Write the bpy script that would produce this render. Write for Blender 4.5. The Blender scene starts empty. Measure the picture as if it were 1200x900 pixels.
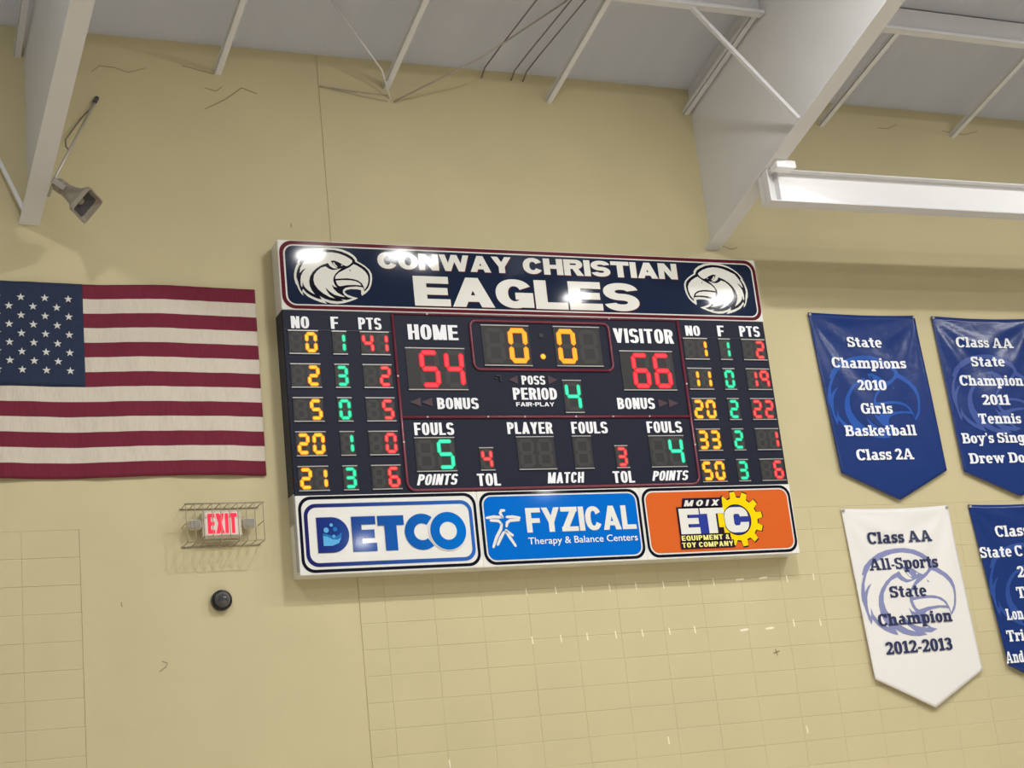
import bpy, bmesh, math, random
from mathutils import Vector, Matrix
from mathutils.geometry import tessellate_polygon, delaunay_2d_cdt

S = bpy.context.scene
COL = S.collection
random.seed(7)
R = math.radians

# ------------------------------------------------------------------ camera
cam_d = bpy.data.cameras.new('camera')
cam = bpy.data.objects.new('camera', cam_d); COL.objects.link(cam)
cam_d.sensor_width = 36.0
cam_d.lens = 1782.77 / 1200.0 * 36.0
cam_d.clip_start = 0.1; cam_d.clip_end = 200
yaw, pitch, roll = 0.42067934390073836, 0.26319442157674855, -0.10966521669808169
fw = Vector((math.sin(yaw)*math.cos(pitch), math.cos(yaw)*math.cos(pitch), math.sin(pitch)))
r0 = Vector((math.cos(yaw), -math.sin(yaw), 0)); u0 = r0.cross(fw)
cr_, sr_ = math.cos(roll), math.sin(roll)
rt = cr_*r0 + sr_*u0; up = -sr_*r0 + cr_*u0
m = Matrix((rt, up, -fw)).transposed().to_4x4()
m.translation = Vector((-3.79826, -11.37148, 2.99328))
cam.matrix_world = m
S.camera = cam

# ------------------------------------------------------------------ light and exposure
S.view_settings.view_transform = 'Standard'
S.view_settings.look = 'None'
S.view_settings.exposure = 0.0
S.view_settings.gamma = 1.0
S.view_settings.use_curve_mapping = False
w = bpy.data.worlds.new('gym_air'); S.world = w; w.use_nodes = True
w.node_tree.nodes['Background'].inputs[0].default_value = (1.0, 0.98, 0.96, 1)
w.node_tree.nodes['Background'].inputs[1].default_value = 0.28
LAMP_W = 212; UP = .34; UPZ = (5.0, 8.0)
def lamp(x, y, z=9.6, p=1.0):
    d = bpy.data.lights.new('high_bay_lamp', 'AREA'); d.shape = 'DISK'; d.size = 0.34
    d.energy = LAMP_W*p; d.color = (1.0, 0.985, 0.96)
    o = bpy.data.objects.new('high_bay_lamp', d); COL.objects.link(o); o.location = (x, y, z)
    if not UPZ[0] < -y < UPZ[1]: return
    e = bpy.data.lights.new('ceiling_fill_light', 'AREA'); e.shape = 'DISK'; e.size = .34  # upward fill added above the lamp to brighten the ceiling
    e.energy = LAMP_W*UP; e.color = (1.0, 0.98, 0.96)
    q = bpy.data.objects.new('ceiling_fill_light', e); COL.objects.link(q); q.location = (x, y, z+.12); q.rotation_euler = (math.pi, 0, 0)
ROW = .30
for a in [(1.4,-4.9,9.6,.84), (6.3,-4.9,9.6,.86), (-3.7,-4.9,9.6,.6), (11.3,-4.9,9.6,.8),          # row nearest the wall
          (1.25,-5.9,9.6,ROW), (2.35,-5.8,9.6,ROW*.6), (2.75,-5.95,9.6,ROW*.6), (5.4,-7.1,9.6,ROW), (7.7,-7.0,9.6,ROW),          # second row, mirrored in the header sign
          (-2.0,-12.5,9.8,.8), (4.0,-12.8,9.8,.8), (9.5,-12.8,9.8,.8), (10.4,-19.5,9.6,.6), (8.0,-25.7,9.6,.6)]:
    lamp(*a)

# ------------------------------------------------------------------ helpers
def lin(c):
    return tuple(((v/255)/12.92 if v/255 <= .04045 else ((v/255+.055)/1.055)**2.4) for v in c)
def mat(name, rgb, rough=.6, spec=.4, coat=0, metal=0, noise=0, nscale=20, bump=0, bscale=60, emit=0, stretch=None):
    M = bpy.data.materials.new(name); M.use_nodes = True
    nt = M.node_tree; b = nt.nodes['Principled BSDF']; c = lin(rgb)
    b.inputs['Base Color'].default_value = (*c, 1)
    b.inputs['Roughness'].default_value = rough
    b.inputs['Specular IOR Level'].default_value = spec
    b.inputs['Coat Weight'].default_value = coat; b.inputs['Coat Roughness'].default_value = .1
    b.inputs['Metallic'].default_value = metal
    if emit:
        b.inputs['Emission Color'].default_value = (*c, 1); b.inputs['Emission Strength'].default_value = emit
        b.inputs['Base Color'].default_value = tuple(v*.3 for v in c) + (1,)
    if noise or bump:
        tc = nt.nodes.new('ShaderNodeTexCoord')
        src = tc.outputs['Object']
        if stretch:
            mp = nt.nodes.new('ShaderNodeMapping'); mp.inputs['Scale'].default_value = stretch
            nt.links.new(src, mp.inputs['Vector']); src = mp.outputs['Vector']
        if noise:
            n = nt.nodes.new('ShaderNodeTexNoise'); n.inputs['Scale'].default_value = nscale
            n.inputs['Detail'].default_value = 5; nt.links.new(src, n.inputs['Vector'])
            rp = nt.nodes.new('ShaderNodeValToRGB')
            rp.color_ramp.elements[0].position = .3; rp.color_ramp.elements[1].position = .7
            rp.color_ramp.elements[0].color = (*[v*(1-noise) for v in c], 1)
            rp.color_ramp.elements[1].color = (*[min(1, v*(1+noise)) for v in c], 1)
            nt.links.new(n.outputs['Fac'], rp.inputs[0]); nt.links.new(rp.outputs[0], b.inputs['Base Color'])
        if bump:
            n = nt.nodes.new('ShaderNodeTexNoise'); n.inputs['Scale'].default_value = bscale
            n.inputs['Detail'].default_value = 4; nt.links.new(src, n.inputs['Vector'])
            bp = nt.nodes.new('ShaderNodeBump'); bp.inputs['Strength'].default_value = bump
            bp.inputs['Distance'].default_value = .02
            nt.links.new(n.outputs['Fac'], bp.inputs['Height']); nt.links.new(bp.outputs[0], b.inputs['Normal'])
    return M

def gradient_mat(name, c0, c1, x0, x1, axis=0, rough=.06, coat=0):
    M = mat(name, c0, rough, .16, coat); nt = M.node_tree; b = nt.nodes['Principled BSDF']
    tc = nt.nodes.new('ShaderNodeTexCoord'); sp = nt.nodes.new('ShaderNodeSeparateXYZ')
    mr = nt.nodes.new('ShaderNodeMapRange'); mr.inputs[1].default_value = x0; mr.inputs[2].default_value = x1
    rp = nt.nodes.new('ShaderNodeValToRGB')
    rp.color_ramp.elements[0].color = (*lin(c0), 1); rp.color_ramp.elements[1].color = (*lin(c1), 1)
    nt.links.new(tc.outputs['Object'], sp.inputs[0]); nt.links.new(sp.outputs[axis], mr.inputs[0])
    nt.links.new(mr.outputs[0], rp.inputs[0]); nt.links.new(rp.outputs[0], b.inputs['Base Color'])
    return M

def link(name, bm, mats, parent=None, loc=None, smooth=False):
    me = bpy.data.meshes.new(name); bm.to_mesh(me); bm.free()
    for k in (mats if isinstance(mats, (list, tuple)) else [mats]): me.materials.append(k)
    if smooth:
        for p in me.polygons: p.use_smooth = True
    o = bpy.data.objects.new(name, me); COL.objects.link(o)
    if parent: o.parent = parent
    if loc: o.location = loc
    return o
def empty(name, loc=(0,0,0)):
    o = bpy.data.objects.new(name, None); COL.objects.link(o); o.location = loc; return o
def tag(o, label, cat, group=None):
    o['label'] = label; o['category'] = cat
    if group: o['group'] = group
    return o
def struct(o): o['kind'] = 'structure'; return o

def box(bm, x0, x1, y0, y1, z0, z1, mi=0, bevel=0):
    vs = [bm.verts.new((x, y, z)) for x in (x0, x1) for y in (y0, y1) for z in (z0, z1)]
    fs = [bm.faces.new([vs[i] for i in q]) for q in ((0,1,3,2),(4,6,7,5),(0,4,5,1),(2,3,7,6),(0,2,6,4),(1,5,7,3))]
    for f in fs: f.material_index = mi
    if bevel:
        es = list({e for f in fs for e in f.edges})
        bmesh.ops.bevel(bm, geom=es, offset=bevel, segments=2, affect='EDGES')
    return fs
def tube(bm, pts, rad, n=8, mi=0, cap=True):
    pts = [Vector(p) for p in pts]; rings = []
    rads = rad if isinstance(rad, (list, tuple)) else [rad]*len(pts)
    for i, p in enumerate(pts):
        t = (pts[min(i+1, len(pts)-1)] - pts[max(i-1, 0)]).normalized()
        a = t.orthogonal().normalized() if i == 0 else (a - a.dot(t)*t).normalized()
        b = t.cross(a)
        rings.append([bm.verts.new(p + rads[i]*(math.cos(2*math.pi*k/n)*a + math.sin(2*math.pi*k/n)*b)) for k in range(n)])
    for A, B in zip(rings, rings[1:]):
        for k in range(n):
            f = bm.faces.new((A[k], A[(k+1) % n], B[(k+1) % n], B[k])); f.material_index = mi; f.smooth = True
    if cap:
        for q in (rings[0][::-1], rings[-1]): bm.faces.new(q).material_index = mi
def poly(bm, pts, y, mi=0, conf=None):
    """flat print: polygon in the x,z plane, facing the room (-y)"""
    P = [Vector((p[0], p[1], 0)) for p in pts]
    A = sum(P[i].x*P[(i+1) % len(P)].y - P[(i+1) % len(P)].x*P[i].y for i in range(len(P)))
    vs = [bm.verts.new((p.x, y if conf is None else conf(p.x, p.y) + y, p.y)) for p in P]
    for t in tessellate_polygon([P]):
        a, b, c = [P[i] for i in t]
        s = (b.x-a.x)*(c.y-a.y) - (c.x-a.x)*(b.y-a.y)
        if abs(s) < 1e-12: continue
        f = bm.faces.new([vs[i] for i in (t if s > 0 else t[::-1])]); f.material_index = mi
def ring(bm, outer, inner, y, mi=0):
    A = [bm.verts.new((p[0], y, p[1])) for p in outer]; B = [bm.verts.new((p[0], y, p[1])) for p in inner]
    n = len(A)
    for i in range(n):
        bm.faces.new((A[i], A[(i+1) % n], B[(i+1) % n], B[i])).material_index = mi
def rrect(x0, x1, z0, z1, r, n=7):
    out = []
    for cx, cz, a0 in ((x1-r, z0+r, -90), (x1-r, z1-r, 0), (x0+r, z1-r, 90), (x0+r, z0+r, 180)):
        for k in range(n):
            a = R(a0 + 90*k/(n-1)); out.append((cx+r*math.cos(a), cz+r*math.sin(a)))
    return out
def ell(cx, cz, rx, rz, n=32, a0=0, a1=360):
    full = (a1-a0) >= 360
    return [(cx+rx*math.cos(R(a0+(a1-a0)*k/(n if full else n-1))), cz+rz*math.sin(R(a0+(a1-a0)*k/(n if full else n-1)))) for k in range(n)]
def stroke(bm, pts, wd, y, mi=0):
    """round ended ribbon"""
    P = [Vector(p) for p in pts]; L = []; Rr = []
    for i, p in enumerate(P):
        t = (P[min(i+1, len(P)-1)] - P[max(i-1, 0)]).normalized(); n = Vector((-t.y, t.x))
        ww = wd*(1 if 0 < i < len(P)-1 else .8)
        L.append(p + n*ww/2); Rr.append(p - n*ww/2)
    t0 = (P[0]-P[1]).normalized()*wd*.4; t1 = (P[-1]-P[-2]).normalized()*wd*.4
    poly(bm, [p for p in Rr] + [P[-1]+t1] + L[::-1] + [P[0]+t0], y, mi)

# ---- lettering: drawn capitals (grotesque) and slab letters, each a set of flat strokes, height of a capital = 1
def q_rect(x0, z0, x1, z1): return [(x0,z0),(x1,z0),(x1,z1),(x0,z1)]
def q_band(cx, cz, rx, rz, sx, sz, a0, a1, e=2.5, n=None):
    """thick arc between two superellipses, as a strip of quads"""
    n = n or max(6, int(abs(a1-a0)/12))
    def P(a, rx, rz):
        c, s = math.cos(R(a)), math.sin(R(a))
        return (cx+rx*math.copysign(abs(c)**(2/e), c), cz+rz*math.copysign(abs(s)**(2/e), s))
    out = []
    for k in range(n):
        a, b = a0+(a1-a0)*k/n, a0+(a1-a0)*(k+1)/n
        out.append([P(a,rx,rz), P(b,rx,rz), P(b,max(rx-sx,.01),max(rz-sz,.01)), P(a,max(rx-sx,.01),max(rz-sz,.01))])
    return out
def block_glyph(ch, w, s, h, e=2.5):
    """ch drawn w wide with stems s and bars h; returns polygons and width"""
    r = q_rect; m0, m1 = .5-h/2, .5+h/2; W = w; P = []
    def halfR(x0, z0, z1, ww):                             # right bowl from x0, between z0 and z1, ww wide
        hz = (z1-z0)/2; rx = min(ww-s*.6, hz*1.25, ww*.75); cx = ww-rx
        return [r(x0,z1-h,cx,z1), r(x0,z0,cx,z0+h)] + q_band(cx,(z0+z1)/2,rx,hz,min(s,rx-.01),h,-90,90,e)
    if ch == 'I': W = s; P = [r(0,0,s,1)]
    elif ch == 'L': W = w*.88; P = [r(0,0,s,1), r(0,0,W,h)]
    elif ch == 'E': W = w*.92; P = [r(0,0,s,1), r(0,0,W,h), r(0,m0,W*.94,m1), r(0,1-h,W*.98,1)]
    elif ch == 'F': W = w*.88; P = [r(0,0,s,1), r(0,m0-.02,W*.92,m1-.02), r(0,1-h,W,1)]
    elif ch == 'H': P = [r(0,0,s,1), r(w-s,0,w,1), r(0,m0,w,m1)]
    elif ch == 'T': W = w*.98; P = [r(0,1-h,W,1), r(W/2-s/2,0,W/2+s/2,1)]
    elif ch == 'U': P = [r(0,.4,s,1), r(w-s,.4,w,1)] + q_band(w/2,.4,w/2,.4,s,h,180,360,e)
    elif ch in 'O0': P = q_band(w/2,.5,w/2,.5,s,h,0,360,e,36)
    elif ch == 'C': P = q_band(w/2,.5,w/2,.5,s,h,28,332,e,30)
    elif ch == 'G': P = q_band(w/2,.5,w/2,.5,s,h,30,345,e,30) + [r(w*.52,.30,w,.30+h*1.0), r(w-s,.03,w,.48), ]
    elif ch == 'S':
        P = q_band(w/2,1-(1-m0)/2,w/2,(1-m0)/2,s,h,12,270,e,22) + q_band(w/2,m1/2,w/2,m1/2,s,h,90,-168,e,22)
    elif ch == 'D': P = [r(0,0,s,1)] + halfR(0,0,1,w)
    elif ch == 'P': W = w*.97; P = [r(0,0,s,1)] + halfR(0,.40,1,W)
    elif ch == 'R': P = [r(0,0,s,1)] + halfR(0,.42,1,w*.98) + [[(w*.42,.46),(w*.42+s*.9,.46+.03),(w*1.02,0),(w*1.02-s*1.12,0)]]
    elif ch == 'B': P = [r(0,0,s,1)] + halfR(0,m0,1,w*.95) + halfR(0,0,m1,w)
    elif ch == 'A':
        W = w*1.10; t = s*.98
        P = [[(0,0),(s*1.04,0),(W/2+t*.5,1),(W/2-t*.5,1)], [(W-s*1.04,0),(W,0),(W/2+t*.5,1),(W/2-t*.5,1)], r(W*.22,.18,W*.78,.18+h*.92)]
    elif ch == 'V': W = w*1.08; t = s*.98; P = [[(0,1),(W/2-t*.5,0),(W/2+t*.5,0),(s*1.04,1)], [(W,1),(W-s*1.04,1),(W/2-t*.5,0),(W/2+t*.5,0)]]
    elif ch == 'Y': W = w*1.08; t = s; P = [[(0,1),(W/2-t*.5,.38),(W/2+t*.5,.38),(s*1.06,1)], [(W,1),(W-s*1.06,1),(W/2-t*.5,.38),(W/2+t*.5,.38)], r(W/2-t/2,0,W/2+t/2,.42)]
    elif ch == 'W':
        W = w*1.55; t = s*.92; a, b, c = W*.27, W*.5, W*.73
        P = [[(0,1),(a-t/2,0),(a+t/2,0),(t,1)], [(b-t/2,1),(a-t/2,0),(a+t/2,0),(b+t/2,1)], [(b-t/2,1),(c-t/2,0),(c+t/2,0),(b+t/2,1)], [(W-t,1),(c-t/2,0),(c+t/2,0),(W,1)]]
    elif ch == 'M':
        W = w*1.25; P = [r(0,0,s*.95,1), r(W-s*.95,0,W,1), [(0,1),(s*1.05,1),(W/2+s*.45,0),(W/2-s*.45,0)], [(W,1),(W/2+s*.45,0),(W/2-s*.45,0),(W-s*1.05,1)]]
    elif ch == 'N': W = w*1.03; P = [r(0,0,s*.95,1), r(W-s*.95,0,W,1), [(0,1),(s*1.1,1),(W,0),(W-s*1.1,0)]]
    elif ch == 'X': W = w*1.05; P = [[(0,0),(s*1.1,0),(W,1),(W-s*1.1,1)], [(0,1),(s*1.1,1),(W,0),(W-s*1.1,0)]]
    elif ch == 'Z': P = [r(0,1-h,w,1), r(0,0,w,h), [(0,h*.6),(s*1.25,h*.6),(w,1-h*.6),(w-s*1.25,1-h*.6)]]
    elif ch == 'Q': P = q_band(w/2,.5,w/2,.5,s,h,0,360,e,36) + [[(w*.55,.2),(w*.7,.3),(w,.0),(w*.8,-.04)]]
    elif ch == '-': W = w*.5; P = [r(0,.42,W,.60)]
    elif ch == '&':
        P = q_band(w*.42,.27,w*.42,.27,s*.9,h*.85,20,330,2.2,22) + q_band(w*.44,.76,w*.30,.24,s*.8,h*.8,0,360,2.2,20) + [[(w*.2,.68),(w*.42,.72),(w,0),(w*.74,0)]]
    return P, W
def emit(bm, polys, x0, x1, zb, zt, y, mi, conf, unit=None, shear=0):
    polys = [[(p[0]+shear*p[1], p[1]) for p in q] for q in polys]
    a = min(p[0] for q in polys for p in q); b = max(p[0] for q in polys for p in q)
    sx = (x1-x0)/(b-a) if x1 is not None else unit
    V = []; F = []
    for q in polys:
        P = [(x0+(p[0]-a)*sx, zb+p[1]*(zt-zb)) for p in q]
        A = sum(P[i][0]*P[(i+1) % len(P)][1]-P[(i+1) % len(P)][0]*P[i][1] for i in range(len(P)))
        if abs(A) < 1e-9: continue
        if A < 0: P = P[::-1]
        F.append(list(range(len(V), len(V)+len(P)))); V += [Vector(p) for p in P]
    ov, oe, of, _, _, src = delaunay_2d_cdt(V, [], F, 0, 1e-6)                       # one outline per letter, no overlaps
    vs = [None]*len(ov)
    for f, o in zip(of, src):
        if not o: continue
        for i in f:
            if vs[i] is None: vs[i] = bm.verts.new((ov[i].x, y if conf is None else conf(ov[i].x, ov[i].y)+y, ov[i].y))
        A = sum(ov[f[i]].x*ov[f[(i+1) % len(f)]].y-ov[f[(i+1) % len(f)]].x*ov[f[i]].y for i in range(len(f)))
        bm.faces.new([vs[i] for i in (f if A > 0 else f[::-1])]).material_index = mi
def text(bm, s, x0, x1, zb, zt, y, w=.5, st=.17, hb=.15, gap=.075, e=2.6, shear=0, mi=0, grow=0, space=.28, conf=None):
    cur = 0; P = []
    for ch in s:
        if ch == ' ': cur += space; continue
        g, W = block_glyph(ch, w, st, hb, e); P += [[(p[0]+cur, p[1]) for p in q] for q in g]; cur += W+gap
    gx = grow; gz = grow
    emit(bm, P, x0-gx, x1+gx, zb-gz, zt+gz, y, mi, conf, None, shear)

def slab_glyph(ch):
    """bold slab-serif letters; stem .2, hairline .13, x-height .72"""
    s, h, t, o, X = .235, .15, .155, .08, .75
    r = q_rect; P = []
    def foot(cx, z=0): return r(cx-s/2-o, z, cx+s/2+o, z+t)
    def head(cx, z): return r(cx-s/2-o, z-t, cx+s/2, z)
    if ch == 'l': W = s+2*o; c = W/2; P = [r(c-s/2,0,c+s/2,1), foot(c), head(c,1)]
    elif ch == 'i': W = s+2*o; c = W/2; P = [r(c-s/2,0,c+s/2,X), foot(c), head(c,X), r(c-s/2,.82,c+s/2,1.0)]
    elif ch in 'nhmr':
        zt = 1 if ch == 'h' else X; c1 = o+s/2
        P = [r(c1-s/2,0,c1+s/2,zt), foot(c1), head(c1,zt)]
        if ch == 'r': W = .56; P += q_band(.42,X-.24,.22,.24,s*.8,h*1.1,28,150,2.4,8) + [r(.42,X-.27,.56,X-.10)]
        else:
            step = .40; k = 2 if ch == 'm' else 1
            for j in range(k):
                a = c1+s/2+step*j - (.0); cc = a+step-s/2-.0
                P += q_band(a+step/2-.04,X-.26,step/2+.04,.26,s,h,0,165,2.4,12) + [r(cc-s/2,0,cc+s/2,X-.25), r(cc-s/2-o*.8,0,cc+s/2+o,t)]
            W = c1+s/2+step*k+o
    elif ch == 'u': W = .78; P = [r(o,.24,o+s,X), head(o+s/2,X), r(.78-o-s,0,.78-o,X), head(.78-o-s/2,X), r(.78-o-s,0,.78,t)] + q_band(.38,.26,.38-o,.26,s,h,180,330,2.4,12)
    elif ch in 'oe':
        W = .62; P = q_band(.31,X/2,.31,X/2+.01,s,h,0,360,2.3,28) if ch == 'o' else q_band(.31,X/2,.31,X/2+.01,s,h,0,318,2.3,26)+[r(.12,X/2-.055,.60,X/2+.055)]
    elif ch == 'c': W = .58; P = q_band(.31,X/2,.31,X/2+.01,s,h,38,325,2.3,24)
    elif ch in 'bdpgq':
        W = .74
        if ch == 'b': c = o+s/2; P = [r(c-s/2,0,c+s/2,1), head(c,1)] + q_band(.44,X/2,.30,X/2+.01,s,h,0,360,2.3,26)
        if ch == 'd': c = .74-o-s/2; P = [r(c-s/2,0,c+s/2,1), head(c,1), r(c-s/2,0,.74,t)] + q_band(.30,X/2,.30,X/2+.01,s,h,0,360,2.3,26)
        if ch == 'p': c = o+s/2; P = [r(c-s/2,-.27,c+s/2,X), head(c,X), foot(c,-.27)] + q_band(.44,X/2,.30,X/2+.01,s,h,0,360,2.3,26)
        if ch == 'g': c = .74-o-s/2; P = [r(c-s/2,-.06,c+s/2,X), r(c,X-t,.74,X)] + q_band(.30,X/2+.03,.30,X/2-.02,s,h,0,360,2.3,26) + q_band(.34,-.06,.32,.22,s,h,180,360,2.4,14)
    elif ch == 'a':
        W = .68; c = .68-o-s/2-.02
        P = [r(c-s/2,0,c+s/2,X-.22), r(c-s/2,0,.68,t)] + q_band(.34,X-.24,c+s/2-.34,.24,s*.9,h,0,160,2.4,12) + q_band(.27,.22,.27,.225,s*.9,h*.85,0,360,2.3,24)
    elif ch == 's':
        W = .52; m = X/2; P = q_band(.26,X-(X-m+h/2)/2,.26,(X-m+h/2)/2,s*.95,h,15,270,2.3,16)+q_band(.26,(m+h/2)/2,.26,(m+h/2)/2,s*.95,h,90,-165,2.3,16)+[r(.40,X-.24,.50,X),r(.02,0,.12,.24)]
    elif ch == 't': W = .48; P = [r(.12,.2,.12+s,.95), r(0,X-t,.46,X)] + q_band(.31,.2,.19,.20,s,h,180,335,2.4,10)
    elif ch == 'k': W = .80; c = o+s/2; P = [r(c-s/2,0,c+s/2,1), foot(c), head(c,1), [(c+s/2,.28),(c+s/2,.46),(.56,X-.05),(.74,X-.05)], [(.38,.44),(.54,.54),(.78,.05),(.54,.05)], r(.46,0,.80,t), r(.46,X-t,.76,X)]
    elif ch == 'y': W = .78; P = [[(.06,X),(.28,X),(.50,.0),(.33,.0)], [(.55,X),(.72,X),(.38,-.27),(.18,-.27)], r(0,X-t,.36,X), r(.46,X-t,.78,X), r(.06,-.27,.34,-.27+t)]
    elif ch == 'w': W = 1.08; P = [[(.06,X),(.27,X),(.42,0),(.26,0)], [(.46,X),(.60,X),(.42,0),(.26,0)], [(.46,X),(.62,X),(.82,0),(.66,0)], [(.84,X),(1.02,X),(.82,0),(.66,0)], r(0,X-t,.34,X), r(.76,X-t,1.08,X)]
    elif ch == 'A': W = .98; P = [[(.06,0),(.20,0),(.55,1),(.38,1)], [(.68,0),(.92,0),(.62,1),(.40,1)], r(.22,.24,.74,.24+h*.9), r(0,0,.34,t), r(.56,0,.98,t)]
    elif ch == 'B': W = .82; P = [r(o,0,o+s+.02,1), r(0,0,.3,t), r(0,1-t,.3,1), r(o,1-h,.5,1), r(o,0,.5,h), r(o,.45,.5,.45+h)] + q_band(.5,.5175+.24,.27,.2425,s,h,-90,90,2.4,12) + q_band(.52,.29,.30,.29,s,h,-90,90,2.4,12)
    elif ch == 'D': W = .86; P = [r(o,0,o+s+.02,1), r(0,0,.3,t), r(0,1-t,.3,1), r(o,1-h,.42,1), r(o,0,.42,h)] + q_band(.42,.5,.44,.5,s+.02,h,-90,90,2.5,18)
    elif ch == 'C': W = .80; P = q_band(.42,.5,.42,.51,s+.02,h,35,325,2.4,26) + [r(.66,.66,.80,1.0)]
    elif ch == 'G': W = .88; P = q_band(.42,.5,.42,.51,s+.02,h,35,340,2.4,26) + [r(.66,.66,.80,1.0), r(.62,.02,.82,.46), r(.50,.38,.90,.38+t)]
    elif ch == 'S': W = .70; P = q_band(.35,1-.2825,.35,.2825,s+.02,h,15,270,2.3,20)+q_band(.35,.2825,.35,.2825,s+.02,h,90,-165,2.3,20)+[r(.56,.66,.68,1),r(.02,0,.14,.34)]
    elif ch == 'T': W = .80; P = [r(0,1-h,.80,1), r(0,.68,.12,1), r(.68,.68,.80,1), r(.4-s/2-.01,0,.4+s/2+.01,1), r(.20,0,.60,t)]
    elif ch == 'L': W = .74; P = [r(o,0,o+s+.02,1), r(0,1-t,.40,1), r(0,0,.74,h), r(.62,0,.74,.34)]
    elif ch == '0': W = .62; P = q_band(.31,.5,.31,.51,s,h,0,360,2.5,30)
    elif ch == '1': W = .46; P = [r(.15,0,.15+s,1), r(0,0,.48,t), [(0,.72),(.0,.86),(.16,1),(.3,1),(.2,.82)]]
    elif ch == '2': W = .62; P = q_band(.31,.70,.30,.31,s,h,-20,175,2.3,16) + [[(0,h*.6),(.24,h*.6),(.61,.62),(.42,.62)], r(0,0,.62,h+.02), r(.5,0,.62,.28)]
    elif ch == '3': W = .60; P = q_band(.28,.74,.29,.265,s,h,-90,165,2.3,16) + q_band(.29,.29,.31,.30,s,h,-165,90,2.3,18) + [r(.18,.46,.34,.46+h)]
    elif ch == "'": W = .18; P = [[(0,1),(.18,1),(.13,.68),(.05,.68)]]
    elif ch == '-': W = .30; P = [r(0,.28,.30,.42)]
    else: W = .3
    return P, W
def slab(bm, s, x0, x1, zb, zt, y, mi=0, conf=None, unit=None):
    cur = 0; P = []
    for ch in s:
        if ch == ' ': cur += .30; continue
        g, W = slab_glyph(ch); P += [[(p[0]+cur, p[1]) for p in q] for q in g]; cur += W+.055
    emit(bm, P, x0, x1, zb, zt, y, mi, conf, unit)

# plain sans for the one thin line
_cache = {}
def glyphs(s, bold, shear=0, space=1.0):
    k = (s, bold, shear, space)
    if k not in _cache:
        c = bpy.data.curves.new('t', 'FONT'); c.body = s; c.size = 1; c.offset = bold; c.shear = shear
        c.space_character = space; c.resolution_u = 4; c.fill_mode = 'FRONT'
        o = bpy.data.objects.new('t', c); COL.objects.link(o)
        dg = bpy.context.evaluated_depsgraph_get()
        me = bpy.data.meshes.new_from_object(o.evaluated_get(dg))
        V = [(v.co.x, v.co.y) for v in me.vertices]; F = [tuple(p.vertices) for p in me.polygons]
        bpy.data.objects.remove(o); bpy.data.curves.remove(c); bpy.data.meshes.remove(me)
        _cache[k] = (V, F)
    return _cache[k]
def sans(bm, s, x0, x1, zb, zt, y, bold=.004, mi=0):
    V, F = glyphs(s, bold)
    HV = glyphs('H', bold)[0]; cb = min(v[1] for v in HV); ct = max(v[1] for v in HV)
    a = min(v[0] for v in V); b = max(v[0] for v in V); sx = (x1-x0)/(b-a); sz = (zt-zb)/(ct-cb)
    put(bm, V, F, lambda p: (x0+(p[0]-a)*sx, zb+(p[1]-cb)*sz), y, mi)
def put(bm, V, F, fn, y, mi=0, conf=None):
    P = [fn(v) for v in V]
    vs = [bm.verts.new((p[0], y if conf is None else conf(*p)+y, p[1])) for p in P]
    for f in F:
        a, b, c = P[f[0]], P[f[1]], P[f[2]]
        s = sum(P[f[i]][0]*P[f[(i+1) % len(f)]][1] - P[f[(i+1) % len(f)]][0]*P[f[i]][1] for i in range(len(f)))
        try: bm.faces.new([vs[i] for i in (f if s > 0 else f[::-1])]).material_index = mi
        except ValueError: pass
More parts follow.
